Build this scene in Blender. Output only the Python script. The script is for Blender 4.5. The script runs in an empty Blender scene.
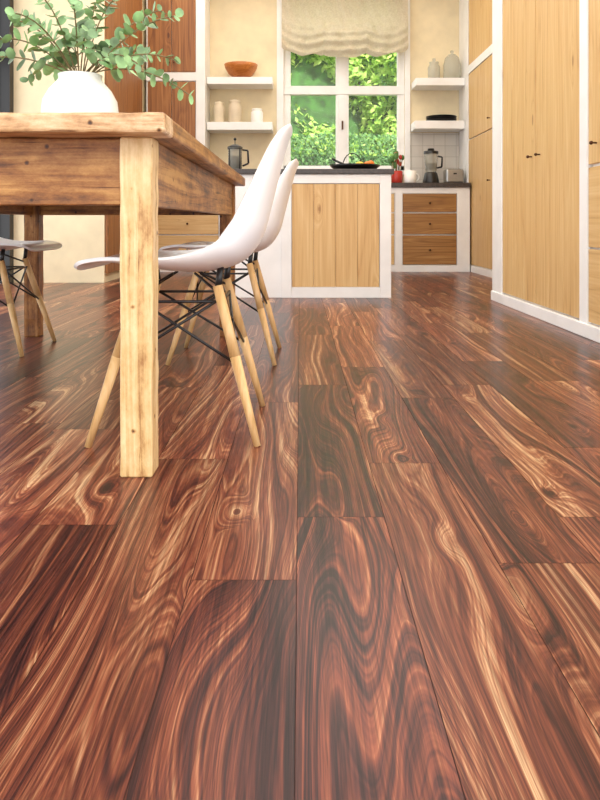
import bpy, bmesh, math, random
from mathutils import Vector, Matrix, Euler
random.seed(7)
S = bpy.context.scene
S.view_settings.view_transform = 'Standard'
S.view_settings.look = 'None'
S.view_settings.exposure = 0.28
COL = S.collection

def lin(c):
    return tuple(((v/255)/12.92 if v/255 <= 0.04045 else ((v/255+0.055)/1.055)**2.4) for v in c)+(1,)

# ---------------- materials ----------------
def newmat(name):
    m = bpy.data.materials.new(name); m.use_nodes = True
    nt = m.node_tree; b = nt.nodes['Principled BSDF']
    return m, nt, b

def N(nt, t, **kw):
    n = nt.nodes.new(t)
    for k, v in kw.items(): setattr(n, k, v)
    return n

def math_(nt, op, a, b=None, clamp=False):
    n = N(nt, 'ShaderNodeMath', operation=op); n.use_clamp = clamp
    for i, v in enumerate((a, b)):
        if v is None: continue
        if isinstance(v, (int, float)): n.inputs[i].default_value = v
        else: nt.links.new(v, n.inputs[i])
    return n.outputs[0]

def ramp(nt, fac, stops):
    r = N(nt, 'ShaderNodeValToRGB')
    el = r.color_ramp.elements
    while len(el) > 1: el.remove(el[0])
    el[0].position = stops[0][0]; el[0].color = lin(stops[0][1])
    for p, c in stops[1:]:
        e = el.new(p); e.color = lin(c)
    nt.links.new(fac, r.inputs[0])
    return r.outputs[0]

def plain(name, c, rough=0.5, metal=0, noise=0.06, nscale=6, **kw):
    m, nt, b = newmat(name)
    tc = N(nt, 'ShaderNodeTexCoord')
    n = N(nt, 'ShaderNodeTexNoise'); n.inputs['Scale'].default_value = nscale; n.inputs['Detail'].default_value = 4
    nt.links.new(tc.outputs['Object'], n.inputs['Vector'])
    a = tuple(max(0, v*(1-noise)) for v in c); d = tuple(min(255, v*(1+noise)) for v in c)
    nt.links.new(ramp(nt, n.outputs['Fac'], [(0.3, a), (0.7, d)]), b.inputs['Base Color'])
    b.inputs['Roughness'].default_value = rough; b.inputs['Metallic'].default_value = metal
    for k, v in kw.items(): b.inputs[k].default_value = v
    return m

def wood(name, stops, axis='Z', fine=1.0, rough=0.45, ring=14, seed=0.0, knots=True, worn=False):
    """grain runs along axis; contour-of-noise rings"""
    m, nt, b = newmat(name); L = nt.links
    tc = N(nt, 'ShaderNodeTexCoord')
    def mapped(s_across, s_along, off):
        mp = N(nt, 'ShaderNodeMapping')
        sc = [s_across]*3; sc['XYZ'.index(axis)] = s_along
        mp.inputs['Scale'].default_value = sc
        mp.inputs['Location'].default_value = (off+seed, off*1.7+seed, off*0.6)
        L.new(tc.outputs['Object'], mp.inputs['Vector']); return mp.outputs[0]
    def noise(v, det, rg=0.5):
        n = N(nt, 'ShaderNodeTexNoise'); n.inputs['Scale'].default_value = 1; n.inputs['Detail'].default_value = det; n.inputs['Roughness'].default_value = rg
        L.new(v, n.inputs['Vector']); return n.outputs['Fac']
    n1 = noise(mapped(7*fine, 0.6*fine, 3), 1)
    v = N(nt, 'ShaderNodeTexVoronoi'); v.inputs['Scale'].default_value = 1
    L.new(mapped(4.5*fine, 1.6*fine, 5), v.inputs['Vector'])
    w = math_(nt, 'MULTIPLY', n1, ring)
    if knots:
        kb = math_(nt, 'POWER', math_(nt, 'MULTIPLY', math_(nt, 'SUBTRACT', 0.28, v.outputs['Distance'], clamp=True), 3.5), 2.0)
        w = math_(nt, 'ADD', w, math_(nt, 'MULTIPLY', kb, 5.0))
    n2 = N(nt, 'ShaderNodeTexNoise', noise_dimensions='1D'); n2.inputs['Scale'].default_value = 1; n2.inputs['Detail'].default_value = 3
    L.new(w, n2.inputs['W'])
    n3 = noise(mapped(75*fine, 1.6*fine, 9), 4, 0.6)
    t = math_(nt, 'ADD', math_(nt, 'MULTIPLY', n2.outputs['Fac'], 0.45), math_(nt, 'MULTIPLY', n3, 0.55))
    if knots:
        k = math_(nt, 'MULTIPLY', math_(nt, 'SUBTRACT', 0.085, v.outputs['Distance'], clamp=True), 4.5)
        t = math_(nt, 'SUBTRACT', t, k)
    if worn:
        n5 = noise(mapped(14, 7, 21), 6, 0.75)
        t = math_(nt, 'ADD', t, math_(nt, 'MULTIPLY', math_(nt, 'SUBTRACT', n5, 0.5), 0.9))
        n6 = N(nt, 'ShaderNodeTexVoronoi'); n6.inputs['Scale'].default_value = 20; L.new(tc.outputs['Object'], n6.inputs['Vector'])
        t = math_(nt, 'SUBTRACT', t, math_(nt, 'MULTIPLY', math_(nt, 'SUBTRACT', 0.13, n6.outputs['Distance'], clamp=True), 4.0))
        n7 = noise(mapped(160, 3, 33), 3, 0.7)
        t = math_(nt, 'SUBTRACT', t, math_(nt, 'MULTIPLY', math_(nt, 'SUBTRACT', n7, 0.60, clamp=True), 2.2))
    L.new(ramp(nt, t, stops), b.inputs['Base Color'])
    b.inputs['Roughness'].default_value = rough
    bp = N(nt, 'ShaderNodeBump'); bp.inputs['Strength'].default_value = 0.6 if worn else 0.12; bp.inputs['Distance'].default_value = 0.003 if worn else 0.002
    L.new(t, bp.inputs['Height']); L.new(bp.outputs[0], b.inputs['Normal'])
    return m

def floor_mat():
    m, nt, b = newmat('rosewood_planks'); L = nt.links
    tc = N(nt, 'ShaderNodeTexCoord'); sx = N(nt, 'ShaderNodeSeparateXYZ'); L.new(tc.outputs['Object'], sx.inputs[0])
    at = N(nt, 'ShaderNodeAttribute', attribute_name='seed'); sa = N(nt, 'ShaderNodeSeparateColor'); L.new(at.outputs['Color'], sa.inputs[0])
    R, G, B = sa.outputs[0], sa.outputs[1], sa.outputs[2]
    x, y = sx.outputs[0], sx.outputs[1]
    def vec(ax, ay, oz):
        c = N(nt, 'ShaderNodeCombineXYZ')
        L.new(math_(nt, 'ADD', math_(nt, 'MULTIPLY', x, ax), math_(nt, 'MULTIPLY', R, 37.0)), c.inputs[0])
        L.new(math_(nt, 'ADD', math_(nt, 'MULTIPLY', y, ay), math_(nt, 'MULTIPLY', G, 53.0)), c.inputs[1])
        L.new(math_(nt, 'MULTIPLY', B, oz), c.inputs[2]); return c.outputs[0]
    def noise(v, detail, rough=0.5, dist=0.0):
        n = N(nt, 'ShaderNodeTexNoise'); n.inputs['Scale'].default_value = 1; n.inputs['Detail'].default_value = detail
        n.inputs['Roughness'].default_value = rough; n.inputs['Distortion'].default_value = dist
        L.new(v, n.inputs['Vector']); return n.outputs['Fac']
    def mul(a, k): return math_(nt, 'MULTIPLY', a, k)
    def add(a, k): return math_(nt, 'ADD', a, k)
    f1 = noise(vec(6.0, 0.75, 11), 1.0)
    f1b = noise(vec(30.0, 4.0, 17), 2.0)
    vo = N(nt, 'ShaderNodeTexVoronoi'); vo.inputs['Scale'].default_value = 1; L.new(vec(9.0, 3.6, 7), vo.inputs['Vector'])
    vs = N(nt, 'ShaderNodeSeparateColor'); L.new(vo.outputs['Color'], vs.inputs[0])
    gate = math_(nt, 'GREATER_THAN', vs.outputs[0], 0.70)
    kd = math_(nt, 'SUBTRACT', 0.45, vo.outputs['Distance'], clamp=True)
    knot = mul(mul(math_(nt, 'POWER', mul(kd, 2.2), 2.2), gate), 0.23)
    F = add(add(add(f1, mul(f1b, 0.018)), mul(x, 2.3)), knot)
    def band(k, det):
        n = N(nt, 'ShaderNodeTexNoise', noise_dimensions='1D'); n.inputs['Scale'].default_value = 1; n.inputs['Detail'].default_value = det
        n.inputs['Roughness'].default_value = 0.65
        L.new(add(mul(F, k), mul(B, 91)), n.inputs['W']); return n.outputs['Fac']
    b1 = band(17, 4); b2 = band(110, 2)
    st = noise(vec(120, 2.2, 5), 5, 0.7)
    st2 = noise(vec(34, 0.7, 41), 4, 0.65)
    st3 = noise(vec(300, 4.0, 47), 2, 0.6)
    broad = noise(vec(11, 0.5, 23), 1.0)
    t = mul(b1, 0.78)
    for s_, k in ((b2, 0.40), (st, 0.42), (st2, 0.46), (st3, 0.22), (broad, 0.44), (G, 0.20)): t = add(t, mul(s_, k))
    t = math_(nt, 'SUBTRACT', t, 0.995)
    core = mul(mul(math_(nt, 'SUBTRACT', 0.15, vo.outputs['Distance'], clamp=True), gate), 3.5)
    t = math_(nt, 'SUBTRACT', t, core)
    col = ramp(nt, t, [(0.20, (30, 18, 20)), (0.32, (58, 32, 31)), (0.41, (88, 45, 37)), (0.50, (114, 60, 44)), (0.58, (138, 80, 56)), (0.66, (170, 118, 84)), (0.78, (208, 170, 128))])
    gz = noise(vec(40, 0.9, 31), 4, 0.65)
    mr = N(nt, 'ShaderNodeMapRange'); mr.inputs['From Min'].default_value = 0.53; mr.inputs['From Max'].default_value = 0.66
    mr.inputs['To Max'].default_value = 0.50
    L.new(gz, mr.inputs[0])
    mx = N(nt, 'ShaderNodeMix', data_type='RGBA', blend_type='MULTIPLY'); L.new(mr.outputs[0], mx.inputs[0]); L.new(col, mx.inputs[6])
    mx.inputs[7].default_value = (0.42, 0.42, 0.54, 1)
    po = noise(vec(420, 12, 3), 3, 0.6)
    pr = N(nt, 'ShaderNodeMapRange'); pr.inputs['From Min'].default_value = 0.35; pr.inputs['From Max'].default_value = 0.6
    pr.inputs['To Min'].default_value = 0.60; pr.inputs['To Max'].default_value = 1.10; L.new(po, pr.inputs[0])
    pt = N(nt, 'ShaderNodeMapRange'); pt.inputs['To Min'].default_value = 0.74; pt.inputs['To Max'].default_value = 1.24; L.new(R, pt.inputs[0])
    pm = mul(pr.outputs[0], pt.outputs[0])
    mm = N(nt, 'ShaderNodeMix', data_type='RGBA', blend_type='MULTIPLY'); mm.inputs[0].default_value = 1
    cc = N(nt, 'ShaderNodeCombineColor')
    for i in range(3): L.new(pm, cc.inputs[i])
    L.new(mx.outputs[2], mm.inputs[6]); L.new(cc.outputs[0], mm.inputs[7])
    L.new(mm.outputs[2], b.inputs['Base Color'])
    b.inputs['Roughness'].default_value = 0.28; b.inputs['IOR'].default_value = 1.35
    bp = N(nt, 'ShaderNodeBump'); bp.inputs['Strength'].default_value = 0.15; bp.inputs['Distance'].default_value = 0.001
    L.new(po, bp.inputs['Height']); L.new(bp.outputs[0], b.inputs['Normal'])
    return m

PINE = [(0.28, (166, 122, 72)), (0.40, (204, 162, 104)), (0.52, (214, 176, 118)), (0.68, (224, 192, 138))]
M = {}
M['floor'] = floor_mat()
M['sub'] = plain('floor_joint', (64, 38, 32), 0.7)
M['pineZ'] = wood('pine_door', PINE, 'Z', ring=12)
M['pineX'] = wood('pine_drawer', PINE, 'X', ring=12, seed=4)
M['pineY'] = wood('pine_drawer_side', PINE, 'Y', ring=12, seed=6)
BR = [(0.28, (88, 46, 20)), (0.42, (130, 80, 38)), (0.54, (154, 100, 50)), (0.68, (176, 122, 68))]
M['brZ'] = wood('brown_door', BR, 'Z', seed=8)
M['brX'] = wood('brown_drawer', [(0.28, (104, 66, 30)), (0.42, (138, 94, 46)), (0.54, (160, 114, 60)), (0.68, (180, 136, 80))], 'X', seed=9)
TB = [(0.16, (40, 22, 12)), (0.34, (98, 58, 25)), (0.48, (144, 92, 42)), (0.68, (188, 138, 76))]
M['tbX'] = wood('table_apron_wood', TB, 'X', ring=20, seed=2, worn=True)
M['tbY'] = wood('table_side_wood', TB, 'Y', ring=20, seed=3, worn=True)
M['tbTop'] = wood('table_top_wood', [(0.16, (70, 42, 24)), (0.34, (150, 108, 68)), (0.48, (196, 154, 108)), (0.66, (226, 196, 156))], 'X', ring=20, seed=5, worn=True)
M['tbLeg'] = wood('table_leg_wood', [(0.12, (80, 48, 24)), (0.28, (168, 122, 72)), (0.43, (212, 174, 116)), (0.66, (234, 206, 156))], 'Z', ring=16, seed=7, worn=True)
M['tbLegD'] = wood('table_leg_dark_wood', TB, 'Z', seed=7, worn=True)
M['beech'] = wood('beech_leg', [(0.3, (186, 142, 86)), (0.5, (218, 176, 118)), (0.65, (230, 194, 142))], 'Z', knots=False)
M['white'] = plain('white_lacquer', (240, 239, 236), 0.45, noise=0.02)
M['cream'] = plain('cream_wall_paint', (232, 216, 180), 0.8, noise=0.03)
M['wall'] = plain('wall_paint', (238, 232, 220), 0.8, noise=0.03)
M['ceil'] = plain('ceiling_paint', (246, 245, 242), 0.9, noise=0.02)
M['stone'] = plain('dark_stone_worktop', (62, 54, 50), 0.35, noise=0.25, nscale=40)
M['black'] = plain('black_metal', (22, 21, 21), 0.35)
M['knob'] = plain('bronze_knob', (80, 48, 26), 0.35, metal=0.6)
M['shell'] = plain('white_plastic_shell', (252, 253, 252), 0.25, noise=0.01)
M['ceramic'] = plain('white_ceramic', (244, 242, 236), 0.4, noise=0.03)
M['leaf'] = plain('eucalyptus_leaf', (124, 158, 108), 0.45, noise=0.35, nscale=14)
M['stem'] = plain('eucalyptus_stem', (120, 104, 66), 0.6)
M['canister'] = plain('stoneware_canister', (214, 198, 170), 0.5)
M['bowlw'] = wood('turned_wood_bowl', [(0.3, (140, 72, 24)), (0.5, (184, 108, 42)), (0.65, (204, 134, 62))], 'X', fine=2)
M['orange'] = plain('orange_peel', (230, 120, 30), 0.5)
M['lemon'] = plain('lemon_peel', (226, 196, 60), 0.5)
M['tomato'] = plain('tomato_skin', (180, 50, 36), 0.35)
M['steel'] = plain('brushed_steel', (170, 168, 164), 0.3, metal=0.9)
def tile():
    m, nt, b = newmat('backsplash_tile'); tc = N(nt, 'ShaderNodeTexCoord'); mp = N(nt, 'ShaderNodeMapping')
    mp.inputs['Rotation'].default_value = (math.radians(90), 0, 0)
    nt.links.new(tc.outputs['Object'], mp.inputs[0])
    br = N(nt, 'ShaderNodeTexBrick'); br.offset = 0; br.inputs['Scale'].default_value = 1
    br.inputs['Brick Width'].default_value = 0.13; br.inputs['Row Height'].default_value = 0.13; br.inputs['Mortar Size'].default_value = 0.003
    br.inputs['Color1'].default_value = lin((212, 206, 196)); br.inputs['Color2'].default_value = lin((200, 194, 184)); br.inputs['Mortar'].default_value = lin((176, 170, 158))
    nt.links.new(mp.outputs[0], br.inputs['Vector']); nt.links.new(br.outputs['Color'], b.inputs['Base Color']); b.inputs['Roughness'].default_value = 0.3
    return m
M['tile'] = tile()
def glass(name, tint=(240, 245, 242), alpha=0.25):
    m, nt, b = newmat(name)
    b.inputs['Base Color'].default_value = lin(tint); b.inputs['Roughness'].default_value = 0.05; b.inputs['Alpha'].default_value = alpha
    return m
M['glass'] = glass('jar_glass', tint=(190, 190, 176), alpha=0.45)
M['pane'] = glass('window_pane', alpha=0.04)
M['coffee'] = plain('coffee_liquid', (40, 22, 14), 0.2)
def fabric():
    m, nt, b = newmat('linen_blind'); L = nt.links
    tc = N(nt, 'ShaderNodeTexCoord'); n = N(nt, 'ShaderNodeTexNoise'); n.inputs['Scale'].default_value = 60
    L.new(tc.outputs['Object'], n.inputs[0])
    c = ramp(nt, n.outputs[0], [(0.3, (206, 192, 168)), (0.7, (222, 210, 188))]); L.new(c, b.inputs['Base Color']); b.inputs['Roughness'].default_value = 0.9
    tr = N(nt, 'ShaderNodeBsdfTranslucent'); L.new(c, tr.inputs[0])
    ms = N(nt, 'ShaderNodeMixShader'); ms.inputs[0].default_value = 0.4
    L.new(b.outputs[0], ms.inputs[1]); L.new(tr.outputs[0], ms.inputs[2]); L.new(ms.outputs[0], nt.nodes['Material Output'].inputs[0])
    return m
M['fabric'] = fabric()
def foliage(name, stops):
    m, nt, b = newmat(name); L = nt.links
    tc = N(nt, 'ShaderNodeTexCoord'); n = N(nt, 'ShaderNodeTexNoise'); n.inputs['Scale'].default_value = 5; n.inputs['Detail'].default_value = 6
    L.new(tc.outputs['Object'], n.inputs[0]); c = ramp(nt, n.outputs[0], stops)
    L.new(c, b.inputs['Base Color']); b.inputs['Roughness'].default_value = 0.55
    tr = N(nt, 'ShaderNodeBsdfTranslucent'); L.new(c, tr.inputs[0])
    ms = N(nt, 'ShaderNodeMixShader'); ms.inputs[0].default_value = 0.35
    L.new(b.outputs[0], ms.inputs[1]); L.new(tr.outputs[0], ms.inputs[2]); L.new(ms.outputs[0], nt.nodes['Material Output'].inputs[0])
    return m
M['hedge'] = foliage('hedge_leaves', [(0.3, (96, 140, 50)), (0.5, (156, 196, 84)), (0.7, (220, 234, 140))])
M['hedge2'] = foliage('clipped_hedge_leaves', [(0.3, (60, 104, 54)), (0.5, (98, 146, 80)), (0.7, (146, 186, 116))])
M['grass'] = plain('lawn_grass', (96, 140, 56), 0.9, noise=0.3, nscale=30)
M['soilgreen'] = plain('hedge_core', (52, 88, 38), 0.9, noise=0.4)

# ---------------- geometry helpers ----------------
def link(me_name, bm, mats, parent=None, smooth=False, bevel=0, subsurf=0):
    me = bpy.data.meshes.new(me_name); bm.normal_update(); bm.to_mesh(me); bm.free()
    for mt in (mats if isinstance(mats, (list, tuple)) else [mats]): me.materials.append(mt)
    o = bpy.data.objects.new(me_name, me); COL.objects.link(o)
    if smooth:
        for p in me.polygons: p.use_smooth = True
    if parent: o.parent = parent
    if bevel:
        b = o.modifiers.new('bev', 'BEVEL'); b.width = bevel; b.segments = 2; b.limit_method = 'ANGLE'
    return o

def addbox(bm, x0, x1, y0, y1, z0, z1, mi=0):
    vs = [bm.verts.new(p) for p in ((x0,y0,z0),(x1,y0,z0),(x1,y1,z0),(x0,y1,z0),(x0,y0,z1),(x1,y0,z1),(x1,y1,z1),(x0,y1,z1))]
    for f in ((0,3,2,1),(4,5,6,7),(0,1,5,4),(1,2,6,5),(2,3,7,6),(3,0,4,7)):
        fc = bm.faces.new([vs[i] for i in f]); fc.material_index = mi

def box(name, x0, x1, y0, y1, z0, z1, mat, parent=None, bevel=0.0):
    bm = bmesh.new(); addbox(bm, x0, x1, y0, y1, z0, z1)
    return link(name, bm, mat, parent, bevel=bevel)

def empty(name):
    e = bpy.data.objects.new(name, None); COL.objects.link(e); e.empty_display_size = 0.1; return e

def addtube(bm, p1, p2, r1, r2, seg=12, mi=0, cap=True):
    p1 = Vector(p1); p2 = Vector(p2); d = (p2-p1).normalized()
    a = d.orthogonal().normalized(); b = d.cross(a)
    A = []; B = []
    for i in range(seg):
        t = 2*math.pi*i/seg; o = a*math.cos(t)+b*math.sin(t)
        A.append(bm.verts.new(p1+o*r1)); B.append(bm.verts.new(p2+o*r2))
    for i in range(seg):
        j = (i+1) % seg
        f = bm.faces.new((A[i], A[j], B[j], B[i])); f.material_index = mi; f.smooth = True
    if cap:
        f = bm.faces.new(A[::-1]); f.material_index = mi
        f = bm.faces.new(B); f.material_index = mi

def addlathe(bm, prof, c=(0,0,0), seg=40, mi=0, sy=1.0):
    rings = []
    for r, z in prof:
        if r < 1e-5: rings.append([bm.verts.new((c[0], c[1], c[2]+z))])
        else: rings.append([bm.verts.new((c[0]+r*math.cos(2*math.pi*i/seg), c[1]+sy*r*math.sin(2*math.pi*i/seg), c[2]+z)) for i in range(seg)])
    for a, b in zip(rings[:-1], rings[1:]):
        for i in range(seg):
            j = (i+1) % seg
            if len(a) == 1 and len(b) == 1: continue
            if len(a) == 1: f = bm.faces.new((a[0], b[j], b[i]))
            elif len(b) == 1: f = bm.faces.new((a[i], a[j], b[0]))
            else: f = bm.faces.new((a[i], a[j], b[j], b[i]))
            f.material_index = mi; f.smooth = True

def lathe(name, prof, c, mats, parent=None, seg=40):
    bm = bmesh.new(); addlathe(bm, prof, c, seg); return link(name, bm, mats, parent, smooth=True)

def addsphere(bm, c, r, mi=0, s=(1,1,1)):
    mat = Matrix.Translation(c) @ Matrix.Diagonal((s[0], s[1], s[2], 1))
    res = bmesh.ops.create_uvsphere(bm, u_segments=16, v_segments=10, radius=r, matrix=mat)
    for v in res['verts']:
        for f in v.link_faces: f.material_index = mi; f.smooth = True

# ---------------- camera ----------------
cam = bpy.data.cameras.new('camera'); cam.lens = 32.4; cam.sensor_width = 36; cam.shift_y = -177/800; cam.clip_start = 0.05
co = bpy.data.objects.new('camera', cam); co.location = (0, 0, 0.53); co.rotation_euler = (math.radians(90), 0, 0)
COL.objects.link(co); S.camera = co

# ---------------- room shell ----------------
H = 3.4; XL = -2.62; XR = 2.5; YB = 8.4; YN = -3.5
bm = bmesh.new(); W = 0.157; LN = 1.06; G = 0.0006
cl = bm.loops.layers.float_color.new('seed')
known = {0: 1.298, -1: 1.069, 1: 1.59, 2: 1.122, 3: 1.298, -2: 1.617, -3: 1.264, -4: 1.85, 4: 1.7}
c0 = int(XL/W)-2
rng = random.Random(33)
for c in range(c0, int(XR/W)+2):
    x0 = -0.005+c*W; x1 = x0+W
    x0 = max(x0, XL); x1 = min(x1, XR)
    if x1-x0 < 0.01: continue
    off = known.get(c, rng.uniform(0, LN))
    y = off-6*LN
    while y < YB:
        a = max(y, YN); e = min(y+LN, YB)
        if e-a > 0.01:
            vs = [bm.verts.new(p) for p in ((x0+G, a+G, 0), (x1-G, a+G, 0), (x1-G, e-G, 0), (x0+G, e-G, 0))]
            f = bm.faces.new(vs); f.material_index = 0
            col = (rng.random(), rng.random(), rng.random(), 1)
            for l in f.loops: l[cl] = col
        y += LN
vs = [bm.verts.new(p) for p in ((XL, YN, -0.002), (XR, YN, -0.002), (XR, YB, -0.002), (XL, YB, -0.002))]
f = bm.faces.new(vs); f.material_index = 1
vs = [bm.verts.new(p) for p in ((XL, YN, -0.1), (XR, YN, -0.1), (XR, YB, -0.1), (XL, YB, -0.1))]
f = bm.faces.new(vs[::-1]); f.material_index = 1
link('floor', bm, [M['floor'], M['sub']])
box('ceiling', XL-0.15, XR+0.15, YN, YB+0.2, H, H+0.15, M['ceil'])

WX0, WX1, WZ0, WZ1 = -0.19, 1.22, 1.14, 3.15
bm = bmesh.new()
addbox(bm, XL-0.15, WX0, YB, YB+0.2, 0, H); addbox(bm, WX1, XR+0.15, YB, YB+0.2, 0, H)
addbox(bm, WX0, WX1, YB, YB+0.2, 0, WZ0); addbox(bm, WX0, WX1, YB, YB+0.2, WZ1, H)
link('wall_back', bm, M['cream'])
box('wall_right', XR, XR+0.15, 1.9, YB, 0, H, M['wall'])
bm = bmesh.new()
addbox(bm, XL-0.15, XL, YN, -2.5, 0, H); addbox(bm, XL-0.15, XL, 6.4, YB, 0, H)
addbox(bm, XL-0.15, XL, -2.5, 6.4, 2.9, H)
link('wall_left', bm, M['wall'])
wl = empty('window_2')
for i in range(7):
    y = -2.5+i*(8.8/6)
    box('mullion_%d' % i, XL-0.11, XL-0.03, y-0.035, y+0.035, 0.0, 2.9, M['black'], wl)
for z in (0.0, 2.0, 2.83): box('rail_%d' % int(z*10), XL-0.11, XL-0.03, -2.5, 6.3, z, z+0.07, M['black'], wl)
box('jamb', XL-0.02, -2.545, 6.31, 6.398, 0.0, H-0.002, M['black'], wl)
box('wall_pier', XL, -1.74, 6.4, YB, 0, H, M['cream'])

# ---------------- window on back wall ----------------
win = empty('window_1')
def fr(n, x0, x1, z0, z1, y0=YB+0.02, y1=YB+0.09): box(n, x0, x1, y0, y1, z0, z1, M['white'], win, 0.004)
fr('frame_left', WX0, WX0+0.05, WZ0, WZ1); fr('frame_right', WX1-0.05, WX1, WZ0, WZ1)
fr('frame_bottom', WX0, WX1, WZ0, WZ0+0.06); fr('frame_top', WX0, WX1, WZ1-0.06, WZ1)
fr('mullion', 0.45, 0.54, WZ0, WZ1, YB+0.01, YB+0.1); fr('transom', WX0, WX1, 2.03, 2.13, YB+0.005, YB+0.105)
for n, x0, x1 in (('l', WX0+0.05, 0.45), ('r', 0.54, WX1-0.05)):
    fr('sash_%s_a' % n, x0, x0+0.03, WZ0, WZ1); fr('sash_%s_b' % n, x1-0.03, x1, WZ0, WZ1)
box('pane', WX0, WX1, YB+0.05, YB+0.055, WZ0, WZ1, M['pane'], win)
box('handle', 0.485, 0.505, YB-0.01, YB+0.01, 1.62, 1.72, M['knob'], win)
tr = empty('trim_1')
box('casing_left', WX0-0.08, WX0, YB-0.03, YB, 1.0, H-0.1, M['white'], tr); box('casing_right', WX1, WX1+0.06, YB-0.03, YB, 1.0, H-0.1, M['white'], tr)
box('sill', WX0-0.08, WX1+0.06, YB-0.08, YB+0.02, WZ0-0.05, WZ0, M['white'], tr, 0.005)

# balloon blind
bm = bmesh.new(); nx, nz = 120, 90
grid = []
for j in range(nz+1):
    row = []
    for i in range(nx+1):
        u = i/nx; v = j/nz
        X = WX0-0.02+u*(WX1-WX0+0.04)
        sag = max(0.0, math.sin(math.pi*u))**0.6
        lobes = abs(math.sin(math.pi*u*3))**0.6
        bot = 2.54-0.08*sag-0.035*lobes+0.010*math.sin(u*31)
        z = 3.2+(bot-3.2)*v
        s = max(0.0, (v-0.40)/0.60)
        ph = (z+0.10*(sag-1)+0.04*lobes)*62+2.0*math.sin(u*9)
        fold = 0.030*s*math.sin(ph)*(0.35+0.65*sag)+0.010*math.sin(u*47+v*6)*(0.5+s)+0.006*math.sin(u*83-v*17)
        belly = 0.09*math.sin(math.pi*min(1, s))*sag
        row.append(bm.verts.new((X, YB-0.12-0.05*s-belly+fold, z)))
    grid.append(row)
for j in range(nz):
    for i in range(nx):
        bm.faces.new((grid[j][i], grid[j+1][i], grid[j+1][i+1], grid[j][i+1]))
link('balloon_blind', bm, M['fabric'], smooth=True)

# ---------------- cabinetry ----------------
def knob(bm, p, d, r=0.009):
    p = Vector(p); d = Vector(d)
    addtube(bm, p, p+d*0.018, r*0.45, r*0.45, 10)
    addsphere(bm, p+d*0.024, r)

XC = 1.33
cab = empty('tall_kitchen_cabinet')
box('carcass', XC+0.02, 1.95, 1.9, 4.96, 0.0, H-0.002, M['white'], cab)
bmw = bmesh.new()
def stile(y0, y1): addbox(bmw, XC-0.006, XC+0.02, y0, y1, 0.0, H-0.01)
stile(4.73, 4.96); stile(3.325, 3.415)
stile(1.9, 1.99)
link('stiles', bmw, M['white'], cab, bevel=0.003)
bmw = bmesh.new(); addbox(bmw, XC-0.014, XC+0.02, 1.9, 4.97, 0, 0.065); link('plinth', bmw, M['white'], cab, bevel=0.004)
kb = bmesh.new()
def doorY(n, y0, y1, z0, z1, mat, x=XC):
    bm = bmesh.new(); nb = max(1, int(round((y1-y0)/0.22))); w = (y1-y0)/nb
    for i in range(nb): addbox(bm, x, x+0.022, y0+i*w+0.0008, y0+(i+1)*w-0.0008, z0, z1)
    link(n, bm, mat, cab, bevel=0.0015)
for k, (a, b_) in enumerate(((4.065, 4.73), (3.415, 4.06), )):
    doorY('door_%d' % k, a+0.003, b_-0.003, 0.075, 2.5, M['pineZ'])
    doorY('top_door_%d' % k, a+0.003, b_-0.003, 2.56, H-0.03, M['pineZ'])
knob(kb, (XC, 4.13, 0.91), (-1, 0, 0)); knob(kb, (XC, 3.99, 0.91), (-1, 0, 0))
for k, (a, b_) in enumerate(((2.66, 3.32), (1.995, 2.655))):
    doorY('drawer_a%d' % k, a, b_, 0.075, 0.41, M['pineY']); doorY('drawer_b%d' % k, a, b_, 0.42, 0.785, M['pineY'])
    doorY('upper_%d' % k, a, b_, 0.80, 2.5, M['pineZ']); doorY('top_%d' % k, a, b_, 2.56, H-0.03, M['pineZ'])
    knob(kb, (XC, b_-0.09, 0.89), (-1, 0, 0)); knob(kb, (XC, (a+b_)/2, 0.25), (-1, 0, 0)); knob(kb, (XC, (a+b_)/2, 0.61), (-1, 0, 0))
link('knobs', kb, M['knob'], cab)

cab = empty('larder_cabinet'); XF = 1.86
box('carcass', XF+0.02, XR-0.002, 5.9, YB-0.002, 0, H-0.002, M['white'], cab)
bmw = bmesh.new(); addbox(bmw, XF-0.006, XF+0.02, 7.95, YB-0.003, 0, H-0.01); addbox(bmw, XF-0.006, XF+0.02, 5.9, 6.0, 0, H-0.01)
addbox(bmw, XF-0.01, XF+0.02, 5.9, YB-0.003, 0, 0.07); addbox(bmw, XF-0.008, XF+0.02, 5.9, YB-0.003, 2.17, 2.26)
link('frame', bmw, M['white'], cab, bevel=0.003)
kb = bmesh.new()
for k, (a, b_) in enumerate(((6.95, 7.94), (6.01, 6.94))):
    doorY('lower_%d' % k, a, b_, 0.08, 1.44, M['pineZ'], XF); doorY('mid_%d' % k, a, b_, 1.455, 2.165, M['pineZ'], XF); doorY('top_%d' % k, a, b_, 2.265, H-0.03, M['pineZ'], XF)
    knob(kb, (XF, 7.05 if k == 0 else 6.84, 0.95), (-1, 0, 0)); knob(kb, (XF, 7.05 if k == 0 else 6.84, 1.56), (-1, 0, 0))
link('knobs', kb, M['knob'], cab)

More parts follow.
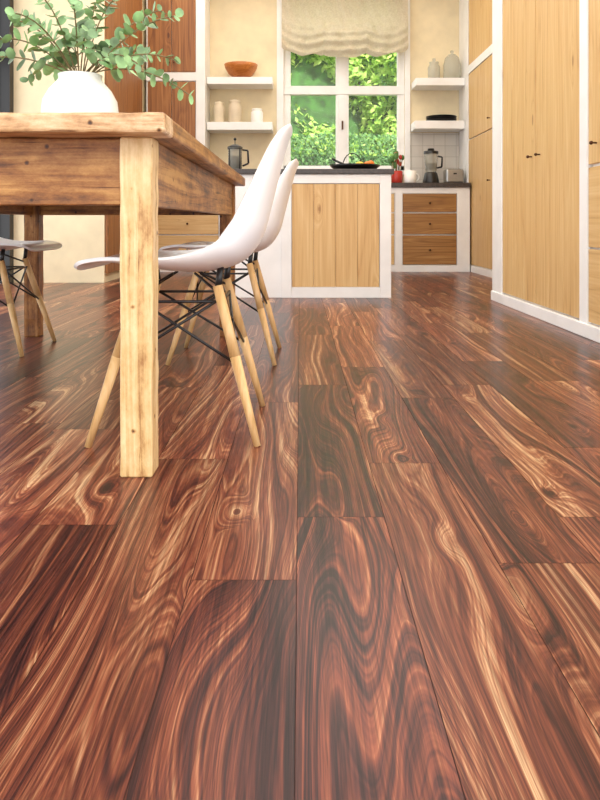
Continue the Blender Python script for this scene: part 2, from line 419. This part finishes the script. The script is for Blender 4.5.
cab = empty('wardrobe_door_panel')
for k in range(2):
    a = 6.42+k*0.71
    bm = bmesh.new()
    for i in range(3): addbox(bm, -1.738, -1.715, a+i*0.235+0.001, a+(i+1)*0.235-0.001, 0.08, 3.2)
    link('leaf_%d' % k, bm, M['brZ'], cab, bevel=0.002)
cab = empty('wall_cupboard')
box('carcass', -1.70, -1.05, 7.97, YB-0.002, 1.45, H-0.002, M['white'], cab)
bmw = bmesh.new(); addbox(bmw, -1.15, -1.05, 7.95, 7.97, 0.97, H-0.01); addbox(bmw, -1.7, -1.15, 7.945, 7.97, 2.10, 2.19); addbox(bmw, -1.15, -1.05, 7.97, YB-0.002, 0.975, 1.45)
link('frame', bmw, M['white'], cab, bevel=0.003)
kb = bmesh.new()
for k, (a, b_) in enumerate(((-1.68, -1.42), (-1.415, -1.155))):
    box('lower_%d' % k, a, b_, 7.948, 7.97, 1.45, 2.09, M['brZ'], cab, 0.002); box('upper_%d' % k, a, b_, 7.948, 7.97, 2.20, 3.3, M['brZ'], cab, 0.002)
    knob(kb, (-1.44 if k == 0 else -1.39, 7.948, 1.55), (0, -1, 0)); knob(kb, (-1.44 if k == 0 else -1.39, 7.948, 2.30), (0, -1, 0))
link('knobs', kb, M['knob'], cab)

cab = empty('kitchen_counter')
box('carcass', -1.71, 1.84, 7.82, YB-0.002, 0.0, 0.915, M['white'], cab)
bmw = bmesh.new()
for a, b_ in ((-1.71, -1.555), (-0.88, -0.80), (1.03, 1.11), (1.70, 1.84)): addbox(bmw, a, b_, 7.795, 7.82, 0, 0.915)
addbox(bmw, -1.71, 1.84, 7.797, 7.82, 0.85, 0.915); addbox(bmw, -1.71, 1.84, 7.797, 7.82, 0.0, 0.07)
link('frame', bmw, M['white'], cab, bevel=0.003)
box('worktop', -1.71, 1.845, 7.77, YB-0.002, 0.915, 0.965, M['stone'], cab, 0.004)
kb = bmesh.new()
for (a, b_), mt in (((-1.55, -0.885), M['pineX']), ((1.115, 1.695), M['brX']), ((-0.79, 0.1), M['pineX']), ((0.11, 1.02), M['pineX'])):
    for k, (z0, z1) in enumerate(((0.08, 0.395), (0.41, 0.635), (0.65, 0.845))):
        box('drawer_%d' % k, a, b_, 7.798, 7.82, z0, z1, mt, cab, 0.003)
        knob(kb, (a+(b_-a)*0.5, 7.798, (z0+z1)/2), (0, -1, 0), 0.012)
link('knobs', kb, M['knob'], cab)
box('backsplash_right', WX1+0.062, XF-0.01, YB-0.012, YB-0.001, 0.965, 1.58, M['tile'])

def shelf(name, x0, x1, z0, z1):
    return box(name, x0, x1, 8.08, YB-0.001, z0, z1, M['white'], None, 0.004)
shelf('floating_shelf', -1.045, -0.31, 2.09, 2.17); shelf('floating_shelf.001', -1.045, -0.31, 1.575, 1.665)
shelf('floating_shelf.002', 1.30, XF-0.01, 2.075, 2.16); shelf('floating_shelf.003', 1.29, XF-0.01, 1.59, 1.68)

isl = empty('kitchen_island')
IX0, IX1, IY0, IY1 = -0.50, 0.645, 5.09, 5.75
box('carcass', IX0, IX1-0.002, IY0+0.03, IY1, 0, 0.875, M['white'], isl)
bmw = bmesh.new()
addbox(bmw, -0.135, -0.06, IY0, IY0+0.03, 0, 0.875); addbox(bmw, 0.565, IX1, IY0, IY0+0.03, 0, 0.875)
addbox(bmw, -0.06, 0.565, IY0, IY0+0.03, 0.81, 0.875); addbox(bmw, -0.06, 0.565, IY0, IY0+0.03, 0, 0.075)
addbox(bmw, IX0, -0.135, IY0+0.012, IY0+0.03, 0, 0.875)
link('frame', bmw, M['white'], isl, bevel=0.003)
bm = bmesh.new()
for i in range(4):
    w = 0.619/4; addbox(bm, -0.057+i*w+0.0007, -0.057+(i+1)*w-0.0007, IY0+0.008, IY0+0.03, 0.078, 0.807)
link('door', bm, M['pineZ'], isl, bevel=0.0015)
box('worktop', IX0-0.02, IX1+0.02, IY0-0.015, IY1+0.02, 0.875, 0.912, M['stone'], isl, 0.004)

# ---------------- dining table ----------------
T = empty('dining_table')
TX0, TX1, TY0, TY1, TZ = -1.34, -0.268, 1.43, 3.53, 0.75
bm = bmesh.new()
addbox(bm, TX0, TX1, TY0, TY0+0.10, TZ-0.040, TZ)
bmesh.ops.subdivide_edges(bm, edges=[e for e in bm.edges if abs((e.verts[0].co-e.verts[1].co).x) > 0.3], cuts=30)
rt = random.Random(4)
for v in bm.verts:
    v.co.z += rt.uniform(-.0012, .0012)
    if v.co.y < TY0+0.05: v.co.y += rt.uniform(-.0015, .0015)
tw = (TX1-TX0)/6
link('top_end', bm, M['tbTop'], T, bevel=0.006)
bm = bmesh.new()
for i in range(6): addbox(bm, TX0+i*tw+0.0008, TX0+(i+1)*tw-0.0008, TY0+0.102, TY1, TZ-0.040, TZ)
link('top_boards', bm, M['tbY'], T, bevel=0.005)
LG = 0.068
LX = (-1.285, -0.375); LY = (1.497, 3.35)
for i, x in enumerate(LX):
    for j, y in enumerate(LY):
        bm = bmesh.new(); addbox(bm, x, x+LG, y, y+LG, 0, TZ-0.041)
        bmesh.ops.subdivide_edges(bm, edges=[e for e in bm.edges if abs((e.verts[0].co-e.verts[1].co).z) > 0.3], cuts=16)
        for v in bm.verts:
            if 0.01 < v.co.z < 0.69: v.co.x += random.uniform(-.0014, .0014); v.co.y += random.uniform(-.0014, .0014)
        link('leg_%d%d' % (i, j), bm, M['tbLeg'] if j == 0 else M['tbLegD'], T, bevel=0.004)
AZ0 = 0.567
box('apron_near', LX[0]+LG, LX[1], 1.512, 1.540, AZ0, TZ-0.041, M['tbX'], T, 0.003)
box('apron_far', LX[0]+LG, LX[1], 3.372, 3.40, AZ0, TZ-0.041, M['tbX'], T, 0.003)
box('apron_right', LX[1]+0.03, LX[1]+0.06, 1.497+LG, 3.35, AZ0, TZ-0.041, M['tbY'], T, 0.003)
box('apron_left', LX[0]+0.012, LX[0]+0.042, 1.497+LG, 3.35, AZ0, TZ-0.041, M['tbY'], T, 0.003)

# ---------------- chairs ----------------
def catmull(P, t):
    n = len(P)-1; f = min(t*n, n-1e-6); i = int(f); u = f-i
    p0 = P[max(i-1, 0)]; p1 = P[i]; p2 = P[i+1]; p3 = P[min(i+2, n)]
    return tuple(0.5*((2*b)+(-a+c)*u+(2*a-5*b+4*c-d)*u*u+(-a+3*b-3*c+d)*u**3) for a, b, c, d in zip(p0, p1, p2, p3))
PROF = [(0.240, 0.416, 0.175, 0.000), (0.222, 0.434, 0.208, 0.002), (0.16, 0.437, 0.228, 0.010), (0.08, 0.422, 0.235, 0.024), (-0.01, 0.410, 0.236, 0.042),
        (-0.09, 0.414, 0.235, 0.060), (-0.155, 0.438, 0.233, 0.074), (-0.198, 0.495, 0.228, 0.074), (-0.220, 0.570, 0.222, 0.060), (-0.238, 0.642, 0.212, 0.044),
        (-0.254, 0.706, 0.196, 0.030), (-0.268, 0.752, 0.165, 0.016), (-0.276, 0.772, 0.115, 0.006)]
def chair(name, loc, rot):
    e = empty(name)
    bm = bmesh.new(); nu, nv = 26, 44; g = []
    for j in range(nv+1):
        row = []
        v = j/nv
        for i in range(nu+1):
            u = -1+2*i/nu
            vv = v; au = abs(u)
            if v < 0.25: vv = v+(0.25-v)*0.20*au**4
            p = catmull(PROF, vv); q = catmull(PROF, min(1, vv+0.01)); r = catmull(PROF, max(0, vv-0.01))
            tx, tz = q[0]-r[0], q[1]-r[1]; l = math.hypot(tx, tz)
            nx_, nz_ = (tz/l, -tx/l)
            if nz_ < 0 and vv < 0.4: nx_, nz_ = -nx_, -nz_
            if nx_ < 0 and vv > 0.6: nx_, nz_ = -nx_, -nz_
            h = p[3]*au**2.2
            X = p[0]+nx_*h; Z = p[1]+nz_*h
            Y = p[2]*math.sin(u*math.pi/2*0.93)/math.sin(math.pi/2*0.93)
            row.append(bm.verts.new((X, Y, Z)))
        g.append(row)
    for j in range(nv):
        for i in range(nu): bm.faces.new((g[j][i], g[j][i+1], g[j+1][i+1], g[j+1][i]))
    o = link('seat_shell', bm, M['shell'], e, smooth=True)
    sd = o.modifiers.new('s', 'SOLIDIFY'); sd.thickness = 0.009; sd.offset = 0
    bv = o.modifiers.new('b', 'BEVEL'); bv.width = 0.0025; bv.segments = 2; bv.limit_method = 'ANGLE'; bv.angle_limit = 1.0
    tops = {}; feet = {}
    for a in (1, -1):
        for b in (1, -1):
            top = Vector((0.095 if a > 0 else -0.095, b*0.125, 0.375)); foot = Vector((0.205 if a > 0 else -0.195, b*0.19, 0.0))
            mid = top.lerp(foot, 0.45)
            bm = bmesh.new()
            addtube(bm, top, mid, 0.0125, 0.0135, 14, cap=True); addtube(bm, mid, foot, 0.0135, 0.0085, 14, cap=True)
            link('leg_%d%d' % (a+1, b+1), bm, M['beech'], e)
            tops[(a, b)] = top; feet[(a, b)] = foot
    bm = bmesh.new(); r = 0.0036
    for k in tops:
        a, b = k; top = tops[k]; foot = feet[k]
        up = Vector((top.x*1.08, top.y*0.98, 0.425 if a > 0 else 0.425))
        addtube(bm, top+Vector((0, 0, -0.012)), up, 0.009, 0.008, 10)
        addtube(bm, top.lerp(foot, 0.05), (top.x*0.3, top.y*0.3, 0.40), r, r, 8)
    for b in (1, -1):
        for a in (1, -1): addtube(bm, tops[(a, b)].lerp(feet[(a, b)], 0.08), tops[(-a, b)].lerp(feet[(-a, b)], 0.5), r, r, 8)
    for a in (1, -1):
        for b in (1, -1): addtube(bm, tops[(a, b)].lerp(feet[(a, b)], 0.08), tops[(a, -b)].lerp(feet[(a, -b)], 0.5), r, r, 8)
    for p, q in (((1, 1), (1, -1)), ((-1, 1), (-1, -1)), ((1, 1), (-1, 1)), ((1, -1), (-1, -1))):
        addtube(bm, tops[p].lerp(feet[p], 0.1), tops[q].lerp(feet[q], 0.1), r, r, 8)
    link('wire_braces', bm, M['black'], e)
    e.location = loc; e.rotation_euler = (0, 0, rot)
    return e
chair('dining_chair', (-0.300, 1.895, 0), math.pi+0.02)
chair('dining_chair.001', (-0.285, 2.87, 0), math.pi-0.02)
chair('dining_chair.002', (-1.305, 3.04, 0), 0.0)

# ---------------- vase with eucalyptus ----------------
VC = (-0.61, 2.0, TZ)
lathe('vase', [(0, 0), (0.055, 0), (0.075, 0.012), (0.095, 0.045), (0.104, 0.085), (0.1, 0.118), (0.084, 0.148), (0.066, 0.168), (0.058, 0.178), (0.06, 0.19), (0.053, 0.19), (0.05, 0.178), (0.06, 0.16), (0.09, 0.11), (0.09, 0.06), (0.05, 0.012), (0, 0.01)], VC, M['ceramic'])
bm = bmesh.new()
def leaf(bm, p, d, n, s):
    d = d.normalized(); sde = d.cross(n).normalized(); n = sde.cross(d).normalized()
    c = bm.verts.new(p+d*s*0.5-n*s*0.06); ring = []
    for i in range(9):
        t = 2*math.pi*i/9
        ring.append(bm.verts.new(p+d*(s*0.5-s*0.5*math.cos(t))+sde*(s*0.40*math.sin(t))+n*s*0.05*abs(math.sin(t))))
    for i in range(9):
        f = bm.faces.new((c, ring[i], ring[(i+1) % 9])); f.smooth = True; f.material_index = 0
rl = random.Random(5)
targets = [(-5, 40, .0), (-30, 75, -.1), (12, 14, .08), (55, 8, -.12), (88, -12, .1), (118, 6, -.05), (150, -2, .12), (176, 16, 0), (168, 52, .1), (192, 98, -.05), (150, 76, -.15), (8, 68, .15), (40, 32, -.18), (104, 44, -.15), (70, 45, .0), (25, 50, .2), (135, 38, .2), (95, 20, -.2), (20, 25, -.05), (125, 60, 0.05), (48, 56, .1)]
for px, py, dy in targets:
    tgt = Vector(((px-300)/360, 2.0+dy, 0.53+(223-py)/360))
    st = Vector((VC[0]+rl.uniform(-.03, .03), VC[1]+rl.uniform(-.03, .03), TZ+0.03)); mouth = Vector((VC[0]+(tgt.x-VC[0])*0.12, VC[1]+dy*0.15, TZ+0.195))
    ctrl = mouth.lerp(tgt, 0.5)+Vector((0, 0, 0.07))
    pts = [st]+[(1-t)**2*mouth+2*t*(1-t)*ctrl+t*t*tgt for t in [k/9 for k in range(10)]]
    for a, b in zip(pts[:-1], pts[1:]): addtube(bm, a, b, 0.0022, 0.0018, 6, mi=1, cap=False)
    Ln = (tgt-mouth).length; npair = int(Ln/0.03)+2
    for k in range(1, npair+1):
        t = k/npair
        if t < 0.15: continue
        p = (1-t)**2*mouth+2*t*(1-t)*ctrl+t*t*tgt; tan = (2*(1-t)*(ctrl-mouth)+2*t*(tgt-ctrl)).normalized()
        ang = rl.uniform(0, 6.28)
        o = tan.orthogonal().normalized(); o.rotate(Matrix.Rotation(ang, 3, tan))
        for sg in (1, -1):
            d = (o*sg+tan*rl.uniform(.2, .9)+Vector((0, 0, rl.uniform(-.3, .2)))); nn = (tan+Vector((rl.uniform(-.5, .5), rl.uniform(-.9, .3), rl.uniform(0, .8))))
            leaf(bm, p, d, nn, rl.uniform(0.028, 0.048)*(1.1-0.4*t))
link('eucalyptus_bouquet', bm, [M['leaf'], M['stem']])

# ---------------- small items ----------------
def bowlprof(R, h, b=0.4): return [(0, 0), (R*b, 0), (R*0.75, h*0.35), (R*0.95, h*0.75), (R, h), (R*0.95, h), (R*0.88, h*0.75), (R*0.68, h*0.4), (R*0.3, h*0.1), (0, h*0.08)]
def X_(px, d): return (px-300)*d/720
def jar(name, px, w, top, base, d, mat, lid=None):
    R = w/2*d/720; h = (base-top)*d/720
    z = {78: 2.17, 122: 1.6655}.get(base, 0.965)
    lathe(name, [(0, 0), (R*.9, 0), (R, h*.06), (R, h*.72), (R*.8, h*.82), (R*.85, h*.86), (R*.85, h*.95), (R*.3, h*.97), (R*.2, h), (0, h)], (X_(px, d), d, z), mat)
lathe('wooden_bowl', bowlprof(0.19, 0.16), (X_(241, 8.2), 8.2, 2.1705), M['bowlw'])
jar('canister', 219, 11, 100, 122, 8.2, M['canister']); jar('canister.001', 235, 13, 98, 122, 8.2, M['canister']); jar('canister.002', 257, 12, 107, 122, 8.2, M['ceramic'])
lathe('glass_cloche', [(0.085, 0), (0.10, 0.01), (0.10, 0.17), (0.08, 0.25), (0.04, 0.29), (0.015, 0.30), (0.02, 0.33), (0, 0.345)], (1.735, 8.22, 2.161), M['glass'])
lathe('glass_jar', [(0, 0), (0.06, 0), (0.07, 0.01), (0.07, 0.15), (0.05, 0.19), (0.055, 0.21), (0.02, 0.22), (0.02, 0.25), (0, 0.26)], (1.535, 8.25, 2.161), M['glass'])
bm = bmesh.new()
for k in range(3): addlathe(bm, [(0, 0), (0.12, 0), (0.17, 0.018), (0.175, 0.022), (0.12, 0.012), (0, 0.008)], (X_(441, 8.23), 8.22, 1.681+k*0.02), 36)
link('plate_stack', bm, M['black'], smooth=True)
bm = bmesh.new(); c = (X_(235, 5.35), 5.35, 0.913)
addlathe(bm, [(0, 0.012), (0.048, 0.012), (0.048, 0.11), (0, 0.11)], c, 24, 1)
addlathe(bm, [(0, 0.006), (0.052, 0.006), (0.052, 0.165), (0.058, 0.175)], c, 24, 0)
addlathe(bm, [(0, 0), (0.056, 0), (0.056, 0.012), (0.0, 0.012)], c, 24, 2); addlathe(bm, [(0.056, 0.165), (0.056, 0.182), (0.02, 0.2), (0, 0.2)], c, 24, 2)
addtube(bm, (c[0], c[1], c[2]+0.2), (c[0], c[1], c[2]+0.235), 0.003, 0.003, 8, 2); addsphere(bm, (c[0], c[1], c[2]+0.24), 0.011, 2)
for k in range(4):
    a = math.pi/4+k*math.pi/2; addtube(bm, (c[0]+.055*math.cos(a), c[1]+.055*math.sin(a), c[2]+.006), (c[0]+.055*math.cos(a), c[1]+.055*math.sin(a), c[2]+.17), 0.004, 0.004, 6, 2)
for a, b in (((0.055, .16), (0.095, .155)), ((0.095, .155), (0.1, .06)), ((0.1, .06), (0.055, .04))):
    addtube(bm, (c[0]+a[0], c[1], c[2]+a[1]), (c[0]+b[0], c[1], c[2]+b[1]), 0.007, 0.007, 8, 2)
link('french_press', bm, [M['glass'], M['coffee'], M['black']])
bm = bmesh.new(); c = (X_(355, 5.35), 5.35, 0.913)
addlathe(bm, [(0, 0), (0.13, 0), (0.175, 0.03), (0.19, 0.045), (0.184, 0.045), (0.17, 0.032), (0.125, 0.006), (0, 0.006)], c, 40)
addtube(bm, (c[0]-0.06, c[1]-0.02, c[2]+0.04), (c[0]-0.15, c[1]+0.02, c[2]+0.085), 0.008, 0.009, 8)
addtube(bm, (c[0]-0.15, c[1]+0.02, c[2]+0.085), (c[0]-0.17, c[1]+0.03, c[2]+0.1), 0.01, 0.006, 8)
for i in range(10):
    a0 = math.pi*i/10; a1 = math.pi*(i+1)/10
    addtube(bm, (c[0]-0.02-0.07*math.cos(a0), c[1], c[2]+0.04+0.095*math.sin(a0)), (c[0]-0.02-0.07*math.cos(a1), c[1], c[2]+0.04+0.095*math.sin(a1)), 0.004, 0.004, 6)
addsphere(bm, (c[0]+0.09, c[1]-0.02, c[2]+0.04), 0.033, 1); addsphere(bm, (c[0]+0.03, c[1]-0.06, c[2]+0.038), 0.031, 2, (1.2, 1, 1)); addsphere(bm, (c[0]+0.12, c[1]+0.04, c[2]+0.055), 0.03, 1); addsphere(bm, (c[0]+0.04, c[1]+0.05, c[2]+0.042), 0.034, 3)
link('serving_pan_with_fruit', bm, [M['black'], M['orange'], M['lemon'], M['tomato']])
bm = bmesh.new(); c = (X_(397, 7.98), 7.98, 0.966)
addlathe(bm, [(0, 0), (0.05, 0), (0.062, 0.02), (0.062, 0.13), (0.056, 0.14), (0.052, 0.13), (0.052, 0.02), (0, 0.01)], c, 24, 0)
rr = random.Random(3)
for k in range(12):
    a = rr.uniform(0, 6.28); r = rr.uniform(.03, .10); top = Vector((c[0]+r*math.cos(a), c[1]+r*math.sin(a)*0.7, c[2]+rr.uniform(.2, .34)))
    addtube(bm, (c[0]+r*.3*math.cos(a), c[1]+r*.3*math.sin(a), c[2]+.02), top, 0.004, 0.004, 6, 1)
    addsphere(bm, top, rr.uniform(.018, .03), 2 if k % 3 else 3, (1, .7, 1.4))
link('flower_pot', bm, [M['tomato'], M['stem'], M['hedge2'], M['tomato']])
bm = bmesh.new(); c = (X_(410, 7.95), 7.95, 0.966)
addlathe(bm, [(0, 0), (0.055, 0), (0.065, 0.02), (0.068, 0.14), (0.062, 0.14), (0.058, 0.02), (0, 0.012)], c, 28)
for i in range(8):
    a0 = -math.pi/2+math.pi*i/8; a1 = -math.pi/2+math.pi*(i+1)/8
    addtube(bm, (c[0]+.064+.035*math.cos(a0), c[1], c[2]+.07+.04*math.sin(a0)), (c[0]+.064+.035*math.cos(a1), c[1], c[2]+.07+.04*math.sin(a1)), 0.007, 0.007, 8)
link('mug', bm, M['ceramic'], smooth=True)
bm = bmesh.new(); c = (X_(431, 8.05), 8.05, 0.966)
addlathe(bm, [(0, 0), (0.09, 0), (0.092, 0.02), (0.07, 0.12), (0.06, 0.13), (0, 0.13)], c, 28, 0)
addlathe(bm, [(0.055, 0.13), (0.062, 0.15), (0.078, 0.33), (0.08, 0.34)], c, 28, 1)
addlathe(bm, [(0, 0.16), (0.06, 0.16), (0.066, 0.23), (0, 0.23)], c, 28, 2)
addlathe(bm, [(0.082, 0.335), (0.082, 0.365), (0.04, 0.37), (0.035, 0.395), (0, 0.395)], c, 28, 0)
for a, b in (((.078, .31), (.125, .30)), ((.125, .30), (.12, .19)), ((.12, .19), (.066, .18))): addtube(bm, (c[0]+a[0], c[1], c[2]+a[1]), (c[0]+b[0], c[1], c[2]+b[1]), .01, .01, 8, 0)
link('blender_jug', bm, [M['black'], M['glass'], M['coffee']])
tt = empty('toaster')
box('body', 1.62, 1.82, 7.98, 8.16, 0.972, 1.13, M['steel'], tt, 0.02)
box('slot', 1.645, 1.795, 8.03, 8.05, 1.128, 1.134, M['black'], tt); box('lever', 1.70, 1.735, 7.965, 7.982, 1.07, 1.085, M['black'], tt); box('base', 1.625, 1.815, 7.985, 8.155, 0.9655, 0.974, M['black'], tt)

# ---------------- garden ----------------
box('garden_ground', -14, 16, YB+0.25, 24, -0.15, -0.05, M['grass'])
def hedge(name, x0, x1, y0, y1, z1, n, mat, size, bumps, seed):
    rg = random.Random(seed); bm = bmesh.new()
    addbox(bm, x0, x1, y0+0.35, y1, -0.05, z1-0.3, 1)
    for i in range(n):
        x = rg.uniform(x0, x1); z = rg.uniform(0.2, z1)
        bulge = bumps*(math.sin(x*2.1+seed)+math.sin(z*2.7+x*0.9)+0.6*math.sin(x*5+z*4))
        p = Vector((x, y0+bulge+rg.uniform(0, 0.35), z+0.3*bumps*math.sin(x*3)))
        d = Vector((rg.uniform(-1, 1), rg.uniform(-1, .2), rg.uniform(-1, 1))).normalized(); nn = Vector((rg.uniform(-1, 1), rg.uniform(-1.5, 0), rg.uniform(-.2, 1.4)))
        s = size*rg.uniform(.6, 1.3); sd = d.cross(nn).normalized()
        q = [p-d*s*.6, p+sd*s*.32, p+d*s*.6, p-sd*s*.32]
        f = bm.faces.new([bm.verts.new(v) for v in q]); f.material_index = 0
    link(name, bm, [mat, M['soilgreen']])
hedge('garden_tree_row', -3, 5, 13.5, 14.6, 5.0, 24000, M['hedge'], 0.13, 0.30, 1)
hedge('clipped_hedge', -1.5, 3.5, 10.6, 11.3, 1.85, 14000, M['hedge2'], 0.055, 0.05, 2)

# ---------------- lights ----------------
w = bpy.data.worlds.new('world'); S.world = w; w.use_nodes = True
bg = w.node_tree.nodes['Background']
sky = w.node_tree.nodes.new('ShaderNodeTexSky'); sky.sky_type = 'HOSEK_WILKIE'; sky.sun_direction = (-0.4, -0.6, 0.7); sky.turbidity = 4
mixn = w.node_tree.nodes.new('ShaderNodeMix'); mixn.data_type = 'RGBA'; mixn.inputs[0].default_value = 0.8
w.node_tree.links.new(sky.outputs[0], mixn.inputs[6]); mixn.inputs[7].default_value = (0.98, 0.98, 1.0, 1)
w.node_tree.links.new(mixn.outputs[2], bg.inputs[0]); bg.inputs[1].default_value = 2.6
sun = bpy.data.lights.new('sun', 'SUN'); sun.energy = 7; sun.angle = math.radians(1.5); sun.color = (1, 0.95, 0.86)
so = bpy.data.objects.new('sun', sun); COL.objects.link(so); so.rotation_euler = Vector((0.04, 0.6, -0.75)).to_track_quat('-Z', 'Y').to_euler()
def area(name, loc, size, energy, color, tgt):
    l = bpy.data.lights.new(name, 'AREA'); l.shape = 'RECTANGLE'; l.size = size[0]; l.size_y = size[1]; l.energy = energy; l.color = color
    o = bpy.data.objects.new(name, l); COL.objects.link(o); o.location = loc
    o.rotation_euler = (Vector(tgt)-Vector(loc)).to_track_quat('-Z', 'Y').to_euler(); return o
area('overhead_fill', (0.3, 2.6, 3.36), (2.5, 3.5), 48, (1, 0.96, 0.90), (0.3, 2.6, 0))  # added fill panel, not a room fixture; lifts the dining area
area('overhead_fill.001', (-0.3, 6.4, 3.36), (3.4, 3.0), 70, (1, 0.92, 0.80), (-0.3, 6.4, 0))  # added warm fill over the kitchen end, stands for no visible lamp
area('overhead_fill.002', (0, -1.2, 3.36), (3, 3), 150, (1, 0.97, 0.92), (0, -0.4, 0))  # unseen fill added behind the camera to brighten the foreground floor
